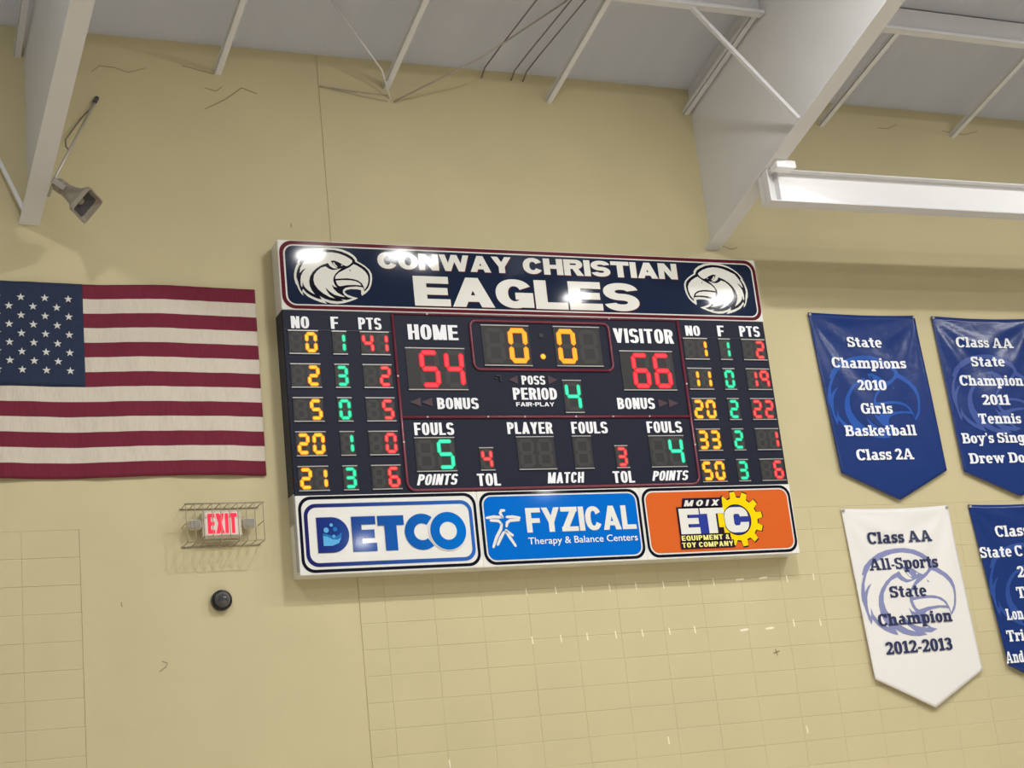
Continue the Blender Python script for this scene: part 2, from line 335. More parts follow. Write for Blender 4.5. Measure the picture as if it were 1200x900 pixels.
EAGLE = {
'W0':[(-244,164),(-203,193),(-155,217),(-95,234),(-35,241),(31,239),(91,230),(149,208),(187,182),(208,156),(212,132),(242,116),(280,90),(311,60),(327,27),(327,-18),(317,-66),(297,-108),(268,-139),(229,-166),(223,-151),(225,-118),(196,-112),(143,-111),(103,-119),(85,-131),(84,-142),(106,-161),(145,-175),(193,-188),(169,-200),(121,-218),(67,-235),(13,-242),(-39,-239),(-90,-221),(-71,-244),(-123,-232),(-174,-213),(-224,-188),(-270,-143),(-261,-179),(-281,-160),(-298,-127),(-308,-97),(-320,-77),(-328,-34),(-327,-1),(-318,40),(-303,78),(-285,102),(-303,93),(-279,129)],
'N1':[(-278,99),(-253,140),(-211,172),(-157,199),(-96,215),(-36,222),(23,222),(82,211),(134,190),(172,167),(192,141),(195,126),(234,105),(273,79),(300,50),(311,16),(310,-19),(301,-63),(285,-98),(252,-130),(243,-96),(225,-91),(185,-88),(131,-93),(94,-102),(73,-120),(68,-142),(79,-165),(107,-183),(143,-192),(99,-207),(49,-203),(69,-217),(15,-221),(-37,-216),(-82,-204),(-129,-178),(-115,-209),(-154,-199),(-198,-180),(-235,-155),(-262,-122),(-273,-149),(-285,-126),(-292,-96),(-299,-60),(-309,-27),(-306,7),(-295,44),(-277,79),(-266,93)],
'W1':[(167,120),(168,135),(151,150),(113,172),(61,191),(2,200),(-58,196),(-112,183),(-166,161),(-214,139),(-246,100),(-272,55),(-281,11),(-253,39),(-226,54),(-255,19),(-272,-15),(-279,-53),(-279,-93),(-269,-112),(-261,-65),(-253,-99),(-233,-125),(-202,-150),(-168,-169),(-191,-133),(-205,-97),(-207,-57),(-197,-16),(-173,22),(-138,57),(-93,86),(-39,106),(-24,80),(4,62),(41,62),(16,80),(-1,101),(-14,125),(16,130),(55,115),(93,92),(117,84),(143,97)],
'E1':[(2,115),(15,110),(23,94),(42,75),(25,77),(10,93)],
'E2':[(73,94),(80,96),(83,91),(79,85),(72,86)],
'W4':[(-61,75),(-36,57),(-4,46),(30,52),(71,64),(46,43),(17,15),(-1,-16),(-6,-46),(3,-77),(21,-103),(-2,-97),(-21,-79),(-9,-114),(21,-147),(59,-169),(84,-183),(38,-178),(-7,-165),(-44,-139),(-75,-106),(-67,-133),(-46,-166),(-2,-199),(-48,-186),(-98,-157),(-138,-122),(-164,-82),(-171,-42),(-162,-1),(-136,33),(-101,62)],
'W2':[(177,103),(200,95),(245,68),(276,38),(293,5),(293,-33),(280,-78),(253,-116),(248,-89),(234,-59),(203,-36),(163,-25),(110,-21),(57,-25),(12,-29),(19,-2),(48,27),(96,52),(138,74)],
'W3':[(16,-44),(69,-38),(136,-37),(182,-43),(214,-59),(231,-79),(173,-76),(106,-80),(45,-92),(29,-82),(20,-63)],
'NO':[(137,56),(143,53),(150,45),(142,42),(137,49)],

}
def eagle_poly(bm, key, cx, cz, y, mi, sc=1.0, sz=None, flip=1, conf=None):
    sz = sz or sc
    poly(bm, [(cx+flip*p[0]/1000*sc, cz+p[1]/1000*sz) for p in EAGLE[key]], y, mi, conf)

# ------------------------------------------------------------------ materials
M_wall = mat('khaki_wall_paint', (201,190,150), .6, .3, noise=.035, nscale=1.3, bump=.12, bscale=5)
M_chip = mat('bare_white_plaster', (240,232,205), .8)
M_crack = mat('hairline_crack', (150,137,108), .9)
M_ceil = mat('white_roof_liner', (232,232,232), .7, .2, noise=.02, nscale=2, bump=.35, bscale=1.6, stretch=(3,.6,1))
M_floor = mat('maple_court_floor', (222,212,196), .4, .3, noise=.12, nscale=3, stretch=(12,1,1))
M_steel = mat('white_painted_steel', (222,222,222), .45, .35, noise=.02, nscale=3)
M_bright = mat('bright_white_paint', (240,240,240), .35, .5)
M_cable = mat('dark_cable', (120,112,108), .6)
M_rod = mat('dull_steel_rod', (178,168,158), .5)
M_horn = mat('grey_beige_plastic', (152,144,128), .45)
M_horn_in = mat('dark_grey_plastic', (70,70,74), .5)
M_nickel = mat('zinc_bracket', (200,196,186), .35, metal=.5)
def gloss(n, c, rough=.1): return mat(n, c, .06, .16, 0, bump=.02, bscale=1.2)
M_navy = gloss('navy_vinyl', (27,38,62), .14)
M_cab = mat('navy_cabinet_paint', (22,27,46), .55, .2)
M_side = mat('weathered_cabinet_edge', (58,58,66), .7, noise=.5, nscale=60)
M_white = gloss('white_sign_face', (232,232,226), .16)
M_cream = gloss('cream_letter_vinyl', (228,228,220), .18)
M_cap = mat('white_caption_vinyl', (240,242,246), .35)
M_maroon = gloss('maroon_vinyl', (96,30,40), .2)
M_redtube = mat('maroon_trim_tube', (112,44,60), .25, .5)
M_blackline = gloss('black_vinyl', (20,20,36), .16)
M_win = mat('charcoal_display_window', (48,48,49), .5, .25)
M_unlit = mat('unlit_segment', (55,55,54), .6)
M_alu = mat('aluminium_strip', (168,166,162), .35, metal=.3)
M_dk = mat('dark_arrow', (66,42,52), .5)
M_black = mat('black_plastic', (22,22,26), .3)
M_fyz = gloss('bright_blue_vinyl', (0,106,202), .15)
M_orange = gloss('orange_vinyl', (214,100,42), .15)
M_yellow = gloss('yellow_vinyl', (246,214,10), .2)
M_dblue = gloss('royal_blue_vinyl', (48,62,150), .2)
M_outl = gloss('dark_outline_vinyl', (40,28,50), .2)
M_lyel = gloss('pale_yellow_vinyl', (242,236,140), .2)
M_grad = gradient_mat('navy_to_blue_print', (34,46,120), (0,112,204), -.58, .66)
M_gradr = gradient_mat('navy_to_blue_border', (36,38,104), (46,104,190), -.6, .75)
M_lb1 = gloss('sky_blue_vinyl', (96,178,230), .2); M_lb2 = gloss('mid_blue_vinyl', (40,120,190), .2)
LED = {'o': (mat('led_orange_edge', (255,150,0), emit=1.0), mat('led_orange_core', (255,202,48), emit=1.0)),
       'c': (mat('led_clock_edge', (255,140,0), emit=1.0), mat('led_clock_core', (255,172,28), emit=1.0)),
       'g': (mat('led_green_edge', (0,176,112), emit=1.0), mat('led_green_core', (52,244,186), emit=1.0)),
       'r': (mat('led_red_edge', (226,26,38), emit=1.0), mat('led_red_core', (255,92,86), emit=1.0)),
       'R': (mat('led_score_edge', (228,10,34), emit=1.0), mat('led_score_core', (255,58,70), emit=1.0))}
M_fred = mat('flag_red_cloth', (114,38,56), .8, .2, noise=.08, nscale=40, bump=.5, bscale=6, stretch=(2.5,1,.7))
M_fwhite = mat('flag_cream_cloth', (208,200,184), .8, .2, noise=.03, nscale=30, bump=.7, bscale=6, stretch=(2.5,1,.7))
M_fblue = mat('flag_navy_cloth', (42,52,76), .8, .2, noise=.08, nscale=30, bump=.25, bscale=6, stretch=(2,1,1))
M_fstar = mat('flag_star_cloth', (214,214,208), .8)
M_bblue = mat('blue_banner_vinyl', (19,50,116), .27, .4, 0, bump=.3, bscale=5)
M_bwhite = mat('white_banner_satin', (232,230,226), .5, .4, bump=.14, bscale=4)
M_lt1 = mat('banner_emblem_blue', (22,82,172), .35)
M_lt2 = mat('banner_emblem_lilac_blue', (58,82,152), .35)
M_lt3 = mat('banner_emblem_slate', (132,138,182), .5)
M_lt4 = mat('banner_emblem_dim_blue', (40,76,150), .35)
M_btxt = mat('banner_white_ink', (236,240,246), .5)
M_btxtn = mat('banner_navy_ink', (38,46,86), .5)

# ------------------------------------------------------------------ the room
XL, XR = -9.0, 13.0
ZT = 9.29; SL = .235
# end wall: smooth upper field, two fields of stack bonded block below
bm = bmesh.new()
box(bm, XL, XR, .006, .25, 0, ZT+.05)
C = .2032; Z0 = 4.4
def plate(x0, x1, z0, z1): box(bm, x0, x1, 0, .013, z0, z1)
ztop = Z0 + 4*C
plate(XL, -.216, ztop, ZT+.02); plate(-.204, XR, ztop, ZT+.02)
plate(-2.308+.003, -.21-.004, 0, ztop)
def block(x0, x1, z0, z1, gx=.0003, gz=.0005):
    cx, cb, ct = .0005, .0010, .0065                      # upper chamfer shaped wide to catch light along the joint, lower one tight
    o = [(x0+gx, z0+gz), (x1-gx, z0+gz), (x1-gx, z1-gz), (x0+gx, z1-gz)]
    i = [(x0+gx+cx, z0+gz+cb), (x1-gx-cx, z0+gz+cb), (x1-gx-cx, z1-gz-ct), (x0+gx+cx, z1-gz-ct)]
    j = random.uniform(-.0006, .0006)
    A = [bm.verts.new((p[0], .0024, p[1])) for p in o]; B = [bm.verts.new((p[0], j, p[1])) for p in i]
    D = [bm.verts.new((p[0], .013, p[1])) for p in o]
    bm.faces.new(B)
    for k in range(4):
        bm.faces.new((A[k], A[(k+1) % 4], B[(k+1) % 4], B[k])); bm.faces.new((D[k], D[(k+1) % 4], A[(k+1) % 4], A[k]))
k = -9
rows = []
while Z0 + k*C < ztop - 1e-6:
    rows.append((Z0+k*C, Z0+(k+1)*C)); k += 1
for z0, z1 in rows:
    for i in range(12): block(-2.308-(i+1)*2*C, -2.308-i*2*C, z0, z1)
    block(-.208, 0, z0, z1)
    for i in range(26): block(i*2*C, (i+1)*2*C, z0, z1)
plate(XL, -2.31, 0, rows[0][0]); plate(-.208, XR, 0, rows[0][0]); plate(26*2*C, XR, rows[0][0], ztop); plate(XL, -2.308-24*C, rows[0][0], ztop)
bm.normal_update()
wall = struct(link('wall_back', bm, M_wall))
# marks and cracks on the wall
def wallmark(name, pts, wd, M):
    b = bmesh.new(); stroke(b, pts, wd, -.0016); o = link(name, b, M, wall); struct(o)
for i, x in enumerate((1.211,1.475,1.717,1.97,2.219,2.481,2.726,2.972)): wallmark('paint_chip', [(x, 4.61), (x+.004, 4.555)], .014, M_chip)
for i, x in enumerate((1.218,1.473,1.712,1.975,2.224,2.482,2.726)): wallmark('paint_chip', [(x, 4.215), (x+.004, 4.16)], .014, M_chip)
for x, z in ((3.719,4.579),(3.997,4.582),(3.719,4.188),(3.993,4.18),(2.339,3.299),(.411,3.287),(3.689,3.276)):
    wallmark('paint_chip', [(x, z+.028), (x+.004, z-.028)], .014, M_chip)
for x, z in ((3.249,4.593),(3.485,4.597),(3.219,4.158),(3.477,4.158)): wallmark('paint_chip', [(x-.045, z-.004), (x, z), (x+.03, z+.002)], .02, M_chip)
for l, wd in (([(-1.185,8.888),(-1.094,8.865),(-1.042,8.909)],.009), ([(-1.195,8.694),(-1.027,8.793),(-.937,8.863),(-.876,8.916),(-.805,8.891),(-.749,8.872)],.010),
          ([(-2.096,8.949),(-2.027,9.008),(-1.92,9.004),(-1.805,8.969),(-1.667,9.021)],.007), ([(-1.365,9.073),(-1.107,9.02)],.007),
          ([(5.6,9.059),(5.725,9.06),(5.842,9.116)],.008), ([(6.415,9.095),(6.531,9.075),(6.694,9.068),(6.872,9.121)],.008),
          ([(-2.019,4.629),(-2.024,4.661)],.010), ([(-1.768,4.141),(-1.724,4.169),(-1.71,4.199),(-1.747,4.214)],.008),
          ([(-.536,7.717),(-.538,7.679)],.010), ([(3.58,7.70),(3.66,7.67),(3.73,7.69)],.008), ([(3.47,3.94),(3.53,3.955)],.016), ([(3.495,3.975),(3.505,3.92)],.012)):
    wallmark('hairline_crack', l, wd, M_crack)

# roof liner sloping up from the wall; floor far below
bm = bmesh.new()
vs = [bm.verts.new(p) for p in ((XL,.2,ZT-.2*SL),(XR,.2,ZT-.2*SL),(XR,-16,ZT+16*SL),(XL,-16,ZT+16*SL))]
bm.faces.new(vs[::-1]); bmesh.ops.solidify(bm, geom=bm.faces[:], thickness=-.06)
struct(link('ceiling', bm, M_ceil))
bm = bmesh.new(); box(bm, XL, XR, -28, .25, -.15, 0); struct(link('floor', bm, M_floor))

# rafters: tapered steel frames leaning out from the wall
def rafter(x, skew, z0, slope, label):
    root = tag(empty('roof_rafter', (x, 0, z0)), label, 'rafter')
    L = 5.0
    def X(y): return skew*(-y)
    b = bmesh.new()
    y0 = .0
    for sx in (-.006,):
        pts = [(y0, .015), (-L, L*slope+.015), (-L, ZT-z0+L*SL+.03), (y0, ZT-z0+.02)]
        A = [b.verts.new((X(p[0])-.006, p[0], p[1])) for p in pts]; B = [b.verts.new((X(p[0])+.006, p[0], p[1])) for p in pts]
        b.faces.new(A); b.faces.new(B[::-1])
        for i in range(4): b.faces.new((A[i], B[i], B[(i+1) % 4], A[(i+1) % 4]))
    bmesh.ops.recalc_face_normals(b, faces=b.faces[:])
    link('web', b, M_steel, root)
    b = bmesh.new(); h = .0765
    pts = [(y0, 0), (-L, L*slope), (-L, L*slope+.016), (y0, .016)]
    A = [b.verts.new((X(p[0])-h, p[0], p[1])) for p in pts]; B = [b.verts.new((X(p[0])+h, p[0], p[1])) for p in pts]
    b.faces.new(A); b.faces.new(B[::-1])
    for i in range(4): b.faces.new((A[i], B[i], B[(i+1) % 4], A[(i+1) % 4]))
    bmesh.ops.recalc_face_normals(b, faces=b.faces[:])
    link('bottom_flange', b, M_steel, root)
    return root
rafter(-2.606, .055, 7.60, .28, 'white steel roof rafter at the far left above the horn loudspeaker')
rafter(3.457, 0, 7.655, .28, 'deep white steel roof rafter ending above the right end of the scoreboard')

# purlin along the ceiling, in two lengths
def purlin(x0, x1, label):
    root = tag(empty('roof_purlin', (x0, -1.35, 9.32)), label, 'purlin', 'white roof purlins')
    b = bmesh.new(); n = x1-x0
    box(b, 0, n, -.004, .004, 0, .27); link('web', b, M_steel, root)
    b = bmesh.new(); box(b, 0, n, -.075, .004, -.008, .0); box(b, 0, n, -.079, -.073, -.008, .022); link('lower_flange', b, M_steel, root)
    b = bmesh.new(); box(b, 0, n, -.004, .07, .262, .27); link('upper_flange', b, M_steel, root)
purlin(-2.57, 3.44, 'white ceiling purlin at the top edge, left of the deep rafter')
purlin(3.475, 12.5, 'white ceiling purlin at the top right, crossing above the horizontal beam')

# slim braces from the purlin down to the wall
for x, dx, lab in ((-2.665, .01, 'slim white roof brace beside the leftmost rafter'),
                   (-1.07, .045, 'slim white roof brace right of the leftmost rafter, above the cracked wall'),
                   (.405, .01, 'slim white roof brace whose foot meets two thin rods'),
                   (1.96, .005, 'slim white roof brace meeting the wall right of the three dark cables'),
                   (3.39, 0, 'slim white roof brace running along the left face of the deep rafter'),
                   (4.92, 0, 'slim white roof brace just right of the deep rafter'),
                   (6.53, -.01, 'slim white roof brace at the far right of the ceiling')):
    b = bmesh.new(); z0 = 9.02; L = 1.34; h = .028
    for (xa, xb, za, zb) in ((-h, h, 0, .006), (-h, -h+.006, 0, .05)):
        A = [b.verts.new((X_, 0.0, Z_)) for X_, Z_ in ((xa, za), (xb, za), (xb, zb), (xa, zb))]
        B = [b.verts.new((X_+dx, -L, Z_+L*.228)) for X_, Z_ in ((xa, za), (xb, za), (xb, zb), (xa, zb))]
        b.faces.new(A); b.faces.new(B[::-1])
        for i in range(4): b.faces.new((A[i], B[i], B[(i+1) % 4], A[(i+1) % 4]))
    bmesh.ops.recalc_face_normals(b, faces=b.faces[:])
    tag(link('roof_brace', b, M_steel, None, (x, 0, z0)), lab, 'brace', 'slim white roof braces')

# diagonal flange braces
def diag(a, bpt, label, rad=.024):
    b = bmesh.new(); a = Vector(a); d = Vector(bpt)-a
    tube(b, [(0,0,0), d], rad, 4)
    o = tag(link('flange_brace', b, M_steel, None, a), label, 'brace', 'diagonal flange braces')
    for p in o.data.polygons: p.use_smooth = False
diag((3.39,-1.716,8.165), (2.73,-1.37,9.33), 'diagonal white flange brace from the deep rafter up to the purlin')
diag((-2.66,-.15,7.66), (-2.98,-.01,8.49), 'diagonal white brace at the left edge behind the leftmost rafter foot', .02)

# horizontal I beam
root = tag(empty('horizontal_beam', (3.40, -1.06, 7.675)), 'bright white horizontal steel beam at upper right, starting at the deep rafter', 'beam')
n = 7.0
root.rotation_euler = (0, -.0085, 0)
b = bmesh.new(); box(b, 0, n, -.005, .005, .01, .295); link('web', b, M_bright, root)
b = bmesh.new(); box(b, 0, n, -.076, .076, 0, .012, bevel=.002); link('bottom_flange', b, M_steel, root)
b = bmesh.new(); box(b, 0, n, -.076, .076, .290, .302, bevel=.002); link('top_flange', b, M_steel, root)
b = bmesh.new(); box(b, .0, .010, -.074, .074, .012, .29); box(b, .105, .113, -.074, -.006, .012, .29); link('stiffener_plate', b, M_steel, root)
b = bmesh.new(); box(b, .03, .225, -.20, -.085, .262, .328, bevel=.004); link('clip_angle', b, M_bright, root)

# thin rods and cables
def wire(name, pts, rad, M, label, cat, group=None):
    b = bmesh.new(); p0 = Vector(pts[0]); tube(b, [Vector(p)-p0 for p in pts], rad, 6)
    return tag(link(name, b, M, None, p0), label, cat, group)
wire('bracing_rod', [(.43,-.01,8.93), (.30,-.22,9.08), (-.24,-.66,9.43)], .008, M_steel, 'thin white rod rising left from the foot of the roof brace', 'rod', 'thin bracing rods')
wire('bracing_rod', [(.46,-.01,8.90), (1.12,-.45,9.15), (1.77,-.97,9.50)], .008, M_rod, 'thin rod rising right from the foot of the roof brace', 'rod', 'thin bracing rods')
wire('wall_wire', [(.41,-.012,8.955), (.185,-.012,8.965), (-.2,-.012,8.985)], .0035, M_rod, 'upper thin wire lying along the wall left of the rod bracket', 'wire')
wire('wall_wire', [(.40,-.012,8.90), (.2,-.012,8.925), (-.2,-.012,8.99)], .0035, M_rod, 'lower sagging thin wire along the wall left of the rod bracket', 'wire')
for x, lab in ((1.318, 'leftmost of the three thin dark ceiling cables'), (1.608, 'middle of the three thin dark ceiling cables'), (1.725, 'rightmost of the three thin dark ceiling cables')):
    wire('ceiling_cable', [(x,.0,9.215), (x,-.03,9.225), (x,-.10,9.262), (x,-.4,9.272), (x,-2.2,9.28)], .007, M_cable, lab + ', hooked to the wall top', 'cable', 'dark ceiling cables')

# ------------------------------------------------------------------ horn loudspeaker on its pipe
pipe = tag(empty('horn_loudspeaker', (-2.49, -.33, 7.70)), 'grey horn loudspeaker on a thin slanting pipe beside the foot of the leftmost rafter', 'loudspeaker')
def rel(o, pts): return [Vector(p)-o.location for p in pts]
b = bmesh.new(); tube(b, rel(pipe, [(-2.064,-.0,8.71), (-2.448,-.45,7.831), (-2.50,-.36,7.69)]), .011, 8); link('mounting_pipe', b, M_nickel, pipe)
b = bmesh.new(); tube(b, rel(pipe, [(-2.06,.0,8.72), (-2.085,-.03,8.665)]), .018, 8); link('pipe_end', b, M_horn_in, pipe)
b = bmesh.new()
tube(b, rel(pipe, [(-2.09,-.03,8.64), (-2.2,-.05,8.50), (-2.33,-.12,8.28), (-2.35,-.28,8.15), (-2.33,-.31,8.10)]), .006, 6); link('cable', b, M_cable, pipe)
ax = Vector((.64, -.32, -.66)).normalized(); sx_ = ax.cross(Vector((0,0,1))).normalized(); sy_ = sx_.cross(ax)
horn_m = Matrix.Translation(Vector((-2.44, -.46, 7.75))-pipe.location) @ Matrix((sx_, sy_, ax)).transposed().to_4x4()
def horn_part(name, b, M): link(name, b, M, pipe).matrix_local = horn_m
def loft(b, secs, n=6, capA=True, capB=True):
    rings = []
    for z, wx, wy, r in secs:
        rings.append([b.verts.new((p[0], p[1], z)) for p in rrect(-wx, wx, -wy, wy, r, n)])
    for A, B in zip(rings, rings[1:]):
        for k in range(len(A)): b.faces.new((A[k], A[(k+1) % len(A)], B[(k+1) % len(A)], B[k]))
    if capA: b.faces.new(rings[0][::-1])
    if capB: b.faces.new(rings[-1])
b = bmesh.new()
loft(b, [(.06,.045,.045,.04),(.10,.055,.052,.045),(.15,.07,.06,.04),(.21,.095,.075,.035),(.25,.125,.095,.03),(.27,.145,.108,.03),(.30,.148,.111,.03),(.302,.138,.101,.025),(.27,.125,.09,.025),(.20,.06,.05,.03)], 6, True, True)
horn_part('horn_bell', b, M_horn)
b = bmesh.new(); loft(b, [(.205,.075,.06,.03),(.262,.118,.083,.02),(.2621,.11,.078,.02),(.21,.04,.03,.02)], 6, True, True); horn_part('throat_lining', b, M_horn_in)
b = bmesh.new(); loft(b, [(.18,.03,.03,.028),(.235,.028,.028,.026),(.25,.015,.015,.014)]); horn_part('centre_plug', b, M_horn)
b = bmesh.new(); tube(b, [(0,0,-.02),(0,0,.0),(0,0,.062)], [.04,.055,.052], 14); horn_part('driver', b, M_horn)
b = bmesh.new(); box(b, -.075, -.06, -.02, .02, -.01, .10); box(b, .06, .075, -.02, .02, -.01, .10); box(b, -.075, .075, -.02, .02, -.03, -.018)
tube(b, [(0,0,-.02),(0,0,-.05)], .014, 8); horn_part('bracket', b, M_nickel)

# ------------------------------------------------------------------ scoreboard
BX0, BX1, BZ0, BZ1 = -.719, 3.762, 4.767, 7.491
FY = -.2
board = tag(empty('scoreboard', (0, 0, 0)), 'large navy electronic basketball scoreboard on the tan wall', 'scoreboard')
def part(name, b, M, parent=None, label=None):
    o = link(name, b, M, parent or board)
    if label: o['label'] = label
    return o
b = bmesh.new(); box(b, BX0+.004, BX1-.008, FY+.004, .0, 5.383, 6.897)
cab = part('cabinet', b, M_cab)
for side in (BX0, BX1-.008):
    b = bmesh.new(); box(b, side, side+.008, FY+.03, 0, 5.39, 6.89); part('side_vent', b, M_side, cab)
Y1, Y2, Y3, Y4, Y5 = [FY-.0022*i for i in range(1, 6)]

# header sign
b = bmesh.new(); box(b, BX0, BX1, FY, 0, 6.897, BZ1, bevel=.004)
head = part('header_panel', b, M_white, label='navy header sign with white lettering and two eagle heads')
b = bmesh.new()
o_ = rrect(BX0+.010, BX1-.008, 6.906, 7.484, .105); i_ = rrect(BX0+.042, BX1-.040, 6.934, 7.454, .082)
ring(b, o_, i_, Y1); part('maroon_border', b, M_maroon, head)
b = bmesh.new(); poly(b, rrect(BX0+.056, BX1-.054, 6.946, 7.442, .07), Y1-.0002); part('navy_field', b, M_navy, head)
for s, x0, x1, zb, zt, bo in (('CONWAY', .113, 1.313, 7.272, 7.418, .055), ('CHRISTIAN', 1.419, 2.926, 7.273, 7.421, .055), ('EAGLES', .406, 2.503, 6.958, 7.219, .05)):
    b = bmesh.new(); text(b, s, x0+.006, x1+.006, zb-.005, zt-.005, Y2, 1.0, .33, .24, .05, 2.15, space=.38, grow=.002); part('letter_shadow', b, M_maroon, head)
    b = bmesh.new(); text(b, s, x0, x1, zb, zt, Y3, 1.0, .33, .24, .05, 2.15, space=.38); part('lettering', b, M_cream, head)
for cx, cz, fl in ((-.273, 7.196, 1), (3.308, 7.203, -1)):
    b = bmesh.new()
    for key, yy, mi in (('W0', Y2, 0), ('N1', Y3, 1), ('W1', Y4, 0), ('W2', Y4, 0), ('W3', Y4, 0), ('W4', Y4, 0), ('E1', Y4, 0), ('E2', Y4, 0), ('NO', Y5, 1)):
        eagle_poly(b, key, cx, cz, yy, mi, flip=fl)
    part('eagle_emblem', b, [M_cream, M_blackline], head)

# maroon trim tubes
def trim(pts, closed=False, rad=.0125):
    b = bmesh.new(); P = [(p[0], FY-.001, p[1]) for p in pts]
    if closed: P.append(P[0])
    tube(b, P, rad, 8); part('trim_tube', b, M_redtube)
def arc(cx, cz, r, a0, a1, n=6): return [(cx+r*math.cos(R(a0+(a1-a0)*k/(n-1))), cz+r*math.sin(R(a0+(a1-a0)*k/(n-1)))) for k in range(n)]
trim([(.20,6.88)] + arc(.27,5.475,.07,180,270) + arc(2.79,5.475,.07,270,360) + [(2.86,6.88)])
trim([(.20,6.006),(1.5,6.007),(2.86,6.006)])
trim([(.205,6.885),(2.855,6.885)], rad=.008)
trim(rrect(.875,2.165,6.415,6.840,.055), True)

# seven-segment digits
SEG = {'0':'abcdef','1':'bc','2':'abged','3':'abgcd','4':'fgbc','5':'afgcd','6':'afgedc','7':'abc','8':'abcdefg','9':'abcfg'}
def segs(x, z, w_, h, t):
    g = t*.10; hh = h/2
    def H(cz): return [(x+t*.30+g, cz), (x+t*.75, cz-t/2), (x+w_-t*.75, cz-t/2), (x+w_-t*.30-g, cz), (x+w_-t*.75, cz+t/2), (x+t*.75, cz+t/2)]
    def V(cx, za, zb): return [(cx, za+g), (cx+t/2, za+t*.5), (cx+t/2, zb-t*.5), (cx, zb-g), (cx-t/2, zb-t*.5), (cx-t/2, za+t*.5)]
    zt, zb = z+h-t/2, z+t/2; l, r = x+t/2, x+w_-t/2
    return {'a': H(zt), 'd': H(zb), 'g': H(z+hh), 'f': V(l, z+hh, zt+t*.15), 'b': V(r, z+hh, zt+t*.15), 'e': V(l, zb-t*.15, z+hh), 'c': V(r, zb-t*.15, z+hh)}
def shrink(p, k):
    cx = sum(a for a, _ in p)/len(p); cz = sum(a for _, a in p)/len(p)
    wx = max(a for a, _ in p)-min(a for a, _ in p); wz = max(a for _, a in p)-min(a for _, a in p)
    dx, dz = k/(wx/2), k/(wz/2)
    return [(cx+(a-cx)*(1-dx), cz+(c-cz)*(1-dz)) for a, c in p]
def window(x0, x1, z0, z1, digits, col, xs, dw, dh, t, core=.22, ghost=True):
    """xs: left edge of each digit cell; digits: string, blank = unlit"""
    b = bmesh.new(); box(b, x0, x1, FY-.001, FY+.006, z0+.006, z1-.006)
    wdw = part('digit_window', b, M_win)
    for zz in (z0-.002, z1-.006):
        b = bmesh.new(); box(b, x0-.002, x1+.002, FY-.007, FY, zz, zz+.008); part('aluminium_strip', b, M_alu, wdw)
    zc = (z0+z1)/2 - dh/2
    for ch, cx in zip(digits, xs):
        sg = segs(cx, zc, dw, dh, t)
        if ghost:
            b = bmesh.new()
            for k_, p in sg.items():
                if ch == ' ' or k_ not in SEG[ch]: poly(b, shrink(p, t*.06), FY-.0022)
            if len(b.faces): part('unlit_segments', b, M_unlit, wdw)
            else: b.free()
        if ch != ' ':
            b = bmesh.new()
            for k_ in SEG[ch]:
                poly(b, sg[k_], FY-.0032, 0); poly(b, shrink(sg[k_], t*core), FY-.0046, 1)
            part('lit_digit', b, list(LED[col]), wdw)
ROWZ = [6.724-.2772*i for i in range(5)]
def stats(xno, xf, xp, data):
    for (no, f, pts), zt in zip(data, ROWZ):
        z0 = zt-.196
        window(xno, xno+.242, z0, zt, '%2s' % no, 'o', (xno+.010, xno+.132), .102, .172, .032)
        window(xf, xf+.118, z0, zt, f, 'g', (xf+.008,), .102, .172, .032)
        window(xp, xp+.242, z0, zt, '%2s' % pts, 'r', (xp+.010, xp+.132), .102, .172, .032)
stats(-.682, -.323, -.088, (('0','1','41'),('2','3','2'),('5','0','5'),('20','1','0'),('21','3','6')))
stats(2.892, 3.252, 3.491, (('1','1','2'),('11','0','19'),('20','2','22'),('33','2','1'),('50','3','6')))
window(.972, 1.405, 6.449, 6.805, ' 0', 'c', (.998, 1.207), .178, .312, .046, .12)
window(1.635, 2.072, 6.451, 6.806, '0 ', 'c', (1.658, 1.867), .178, .312, .046, .12)
window(.286, .800, 6.236, 6.594, '54', 'R', (.396, .612), .176, .322, .046, .2)
window(2.242, 2.760, 6.241, 6.597, '66', 'R', (2.345, 2.556), .176, .322, .046, .2)
window(1.662, 1.837, 6.041, 6.327, '4', 'g', (1.677,), .148, .250, .036, .16)
window(.293, .633, 5.556, 5.837, ' 5', 'g', (.308, .478), .146, .250, .036, .16)
window(2.413, 2.756, 5.558, 5.836, ' 4', 'g', (2.430, 2.598), .146, .250, .036, .16)
window(1.182, 1.520, 5.557, 5.837, '  ', 'g', (1.197, 1.362), .140, .246, .036)
window(1.691, 1.865, 5.557, 5.840, ' ', 'g', (1.706,), .144, .246, .036)
window(.843, .966, 5.557, 5.748, '4', 'r', (.854,), .102, .170, .032)
window(2.079, 2.200, 5.557, 5.752, '3', 'r', (2.089,), .102, .170, .032)
# clock dots
def disc(name, cx, cz, r, M, y=FY-.003):
    b = bmesh.new(); poly(b, ell(cx, cz, r, r, 18), y); return part(name, b, M)
disc('unlit_dot', 1.516, 6.722, .020, M_black)
b = bmesh.new(); poly(b, ell(1.513, 6.534, .025, .025, 18), FY-.003, 0); poly(b, ell(1.513, 6.534, .019, .019, 18), FY-.0045, 1)
part('lit_dot', b, list(LED['o']))
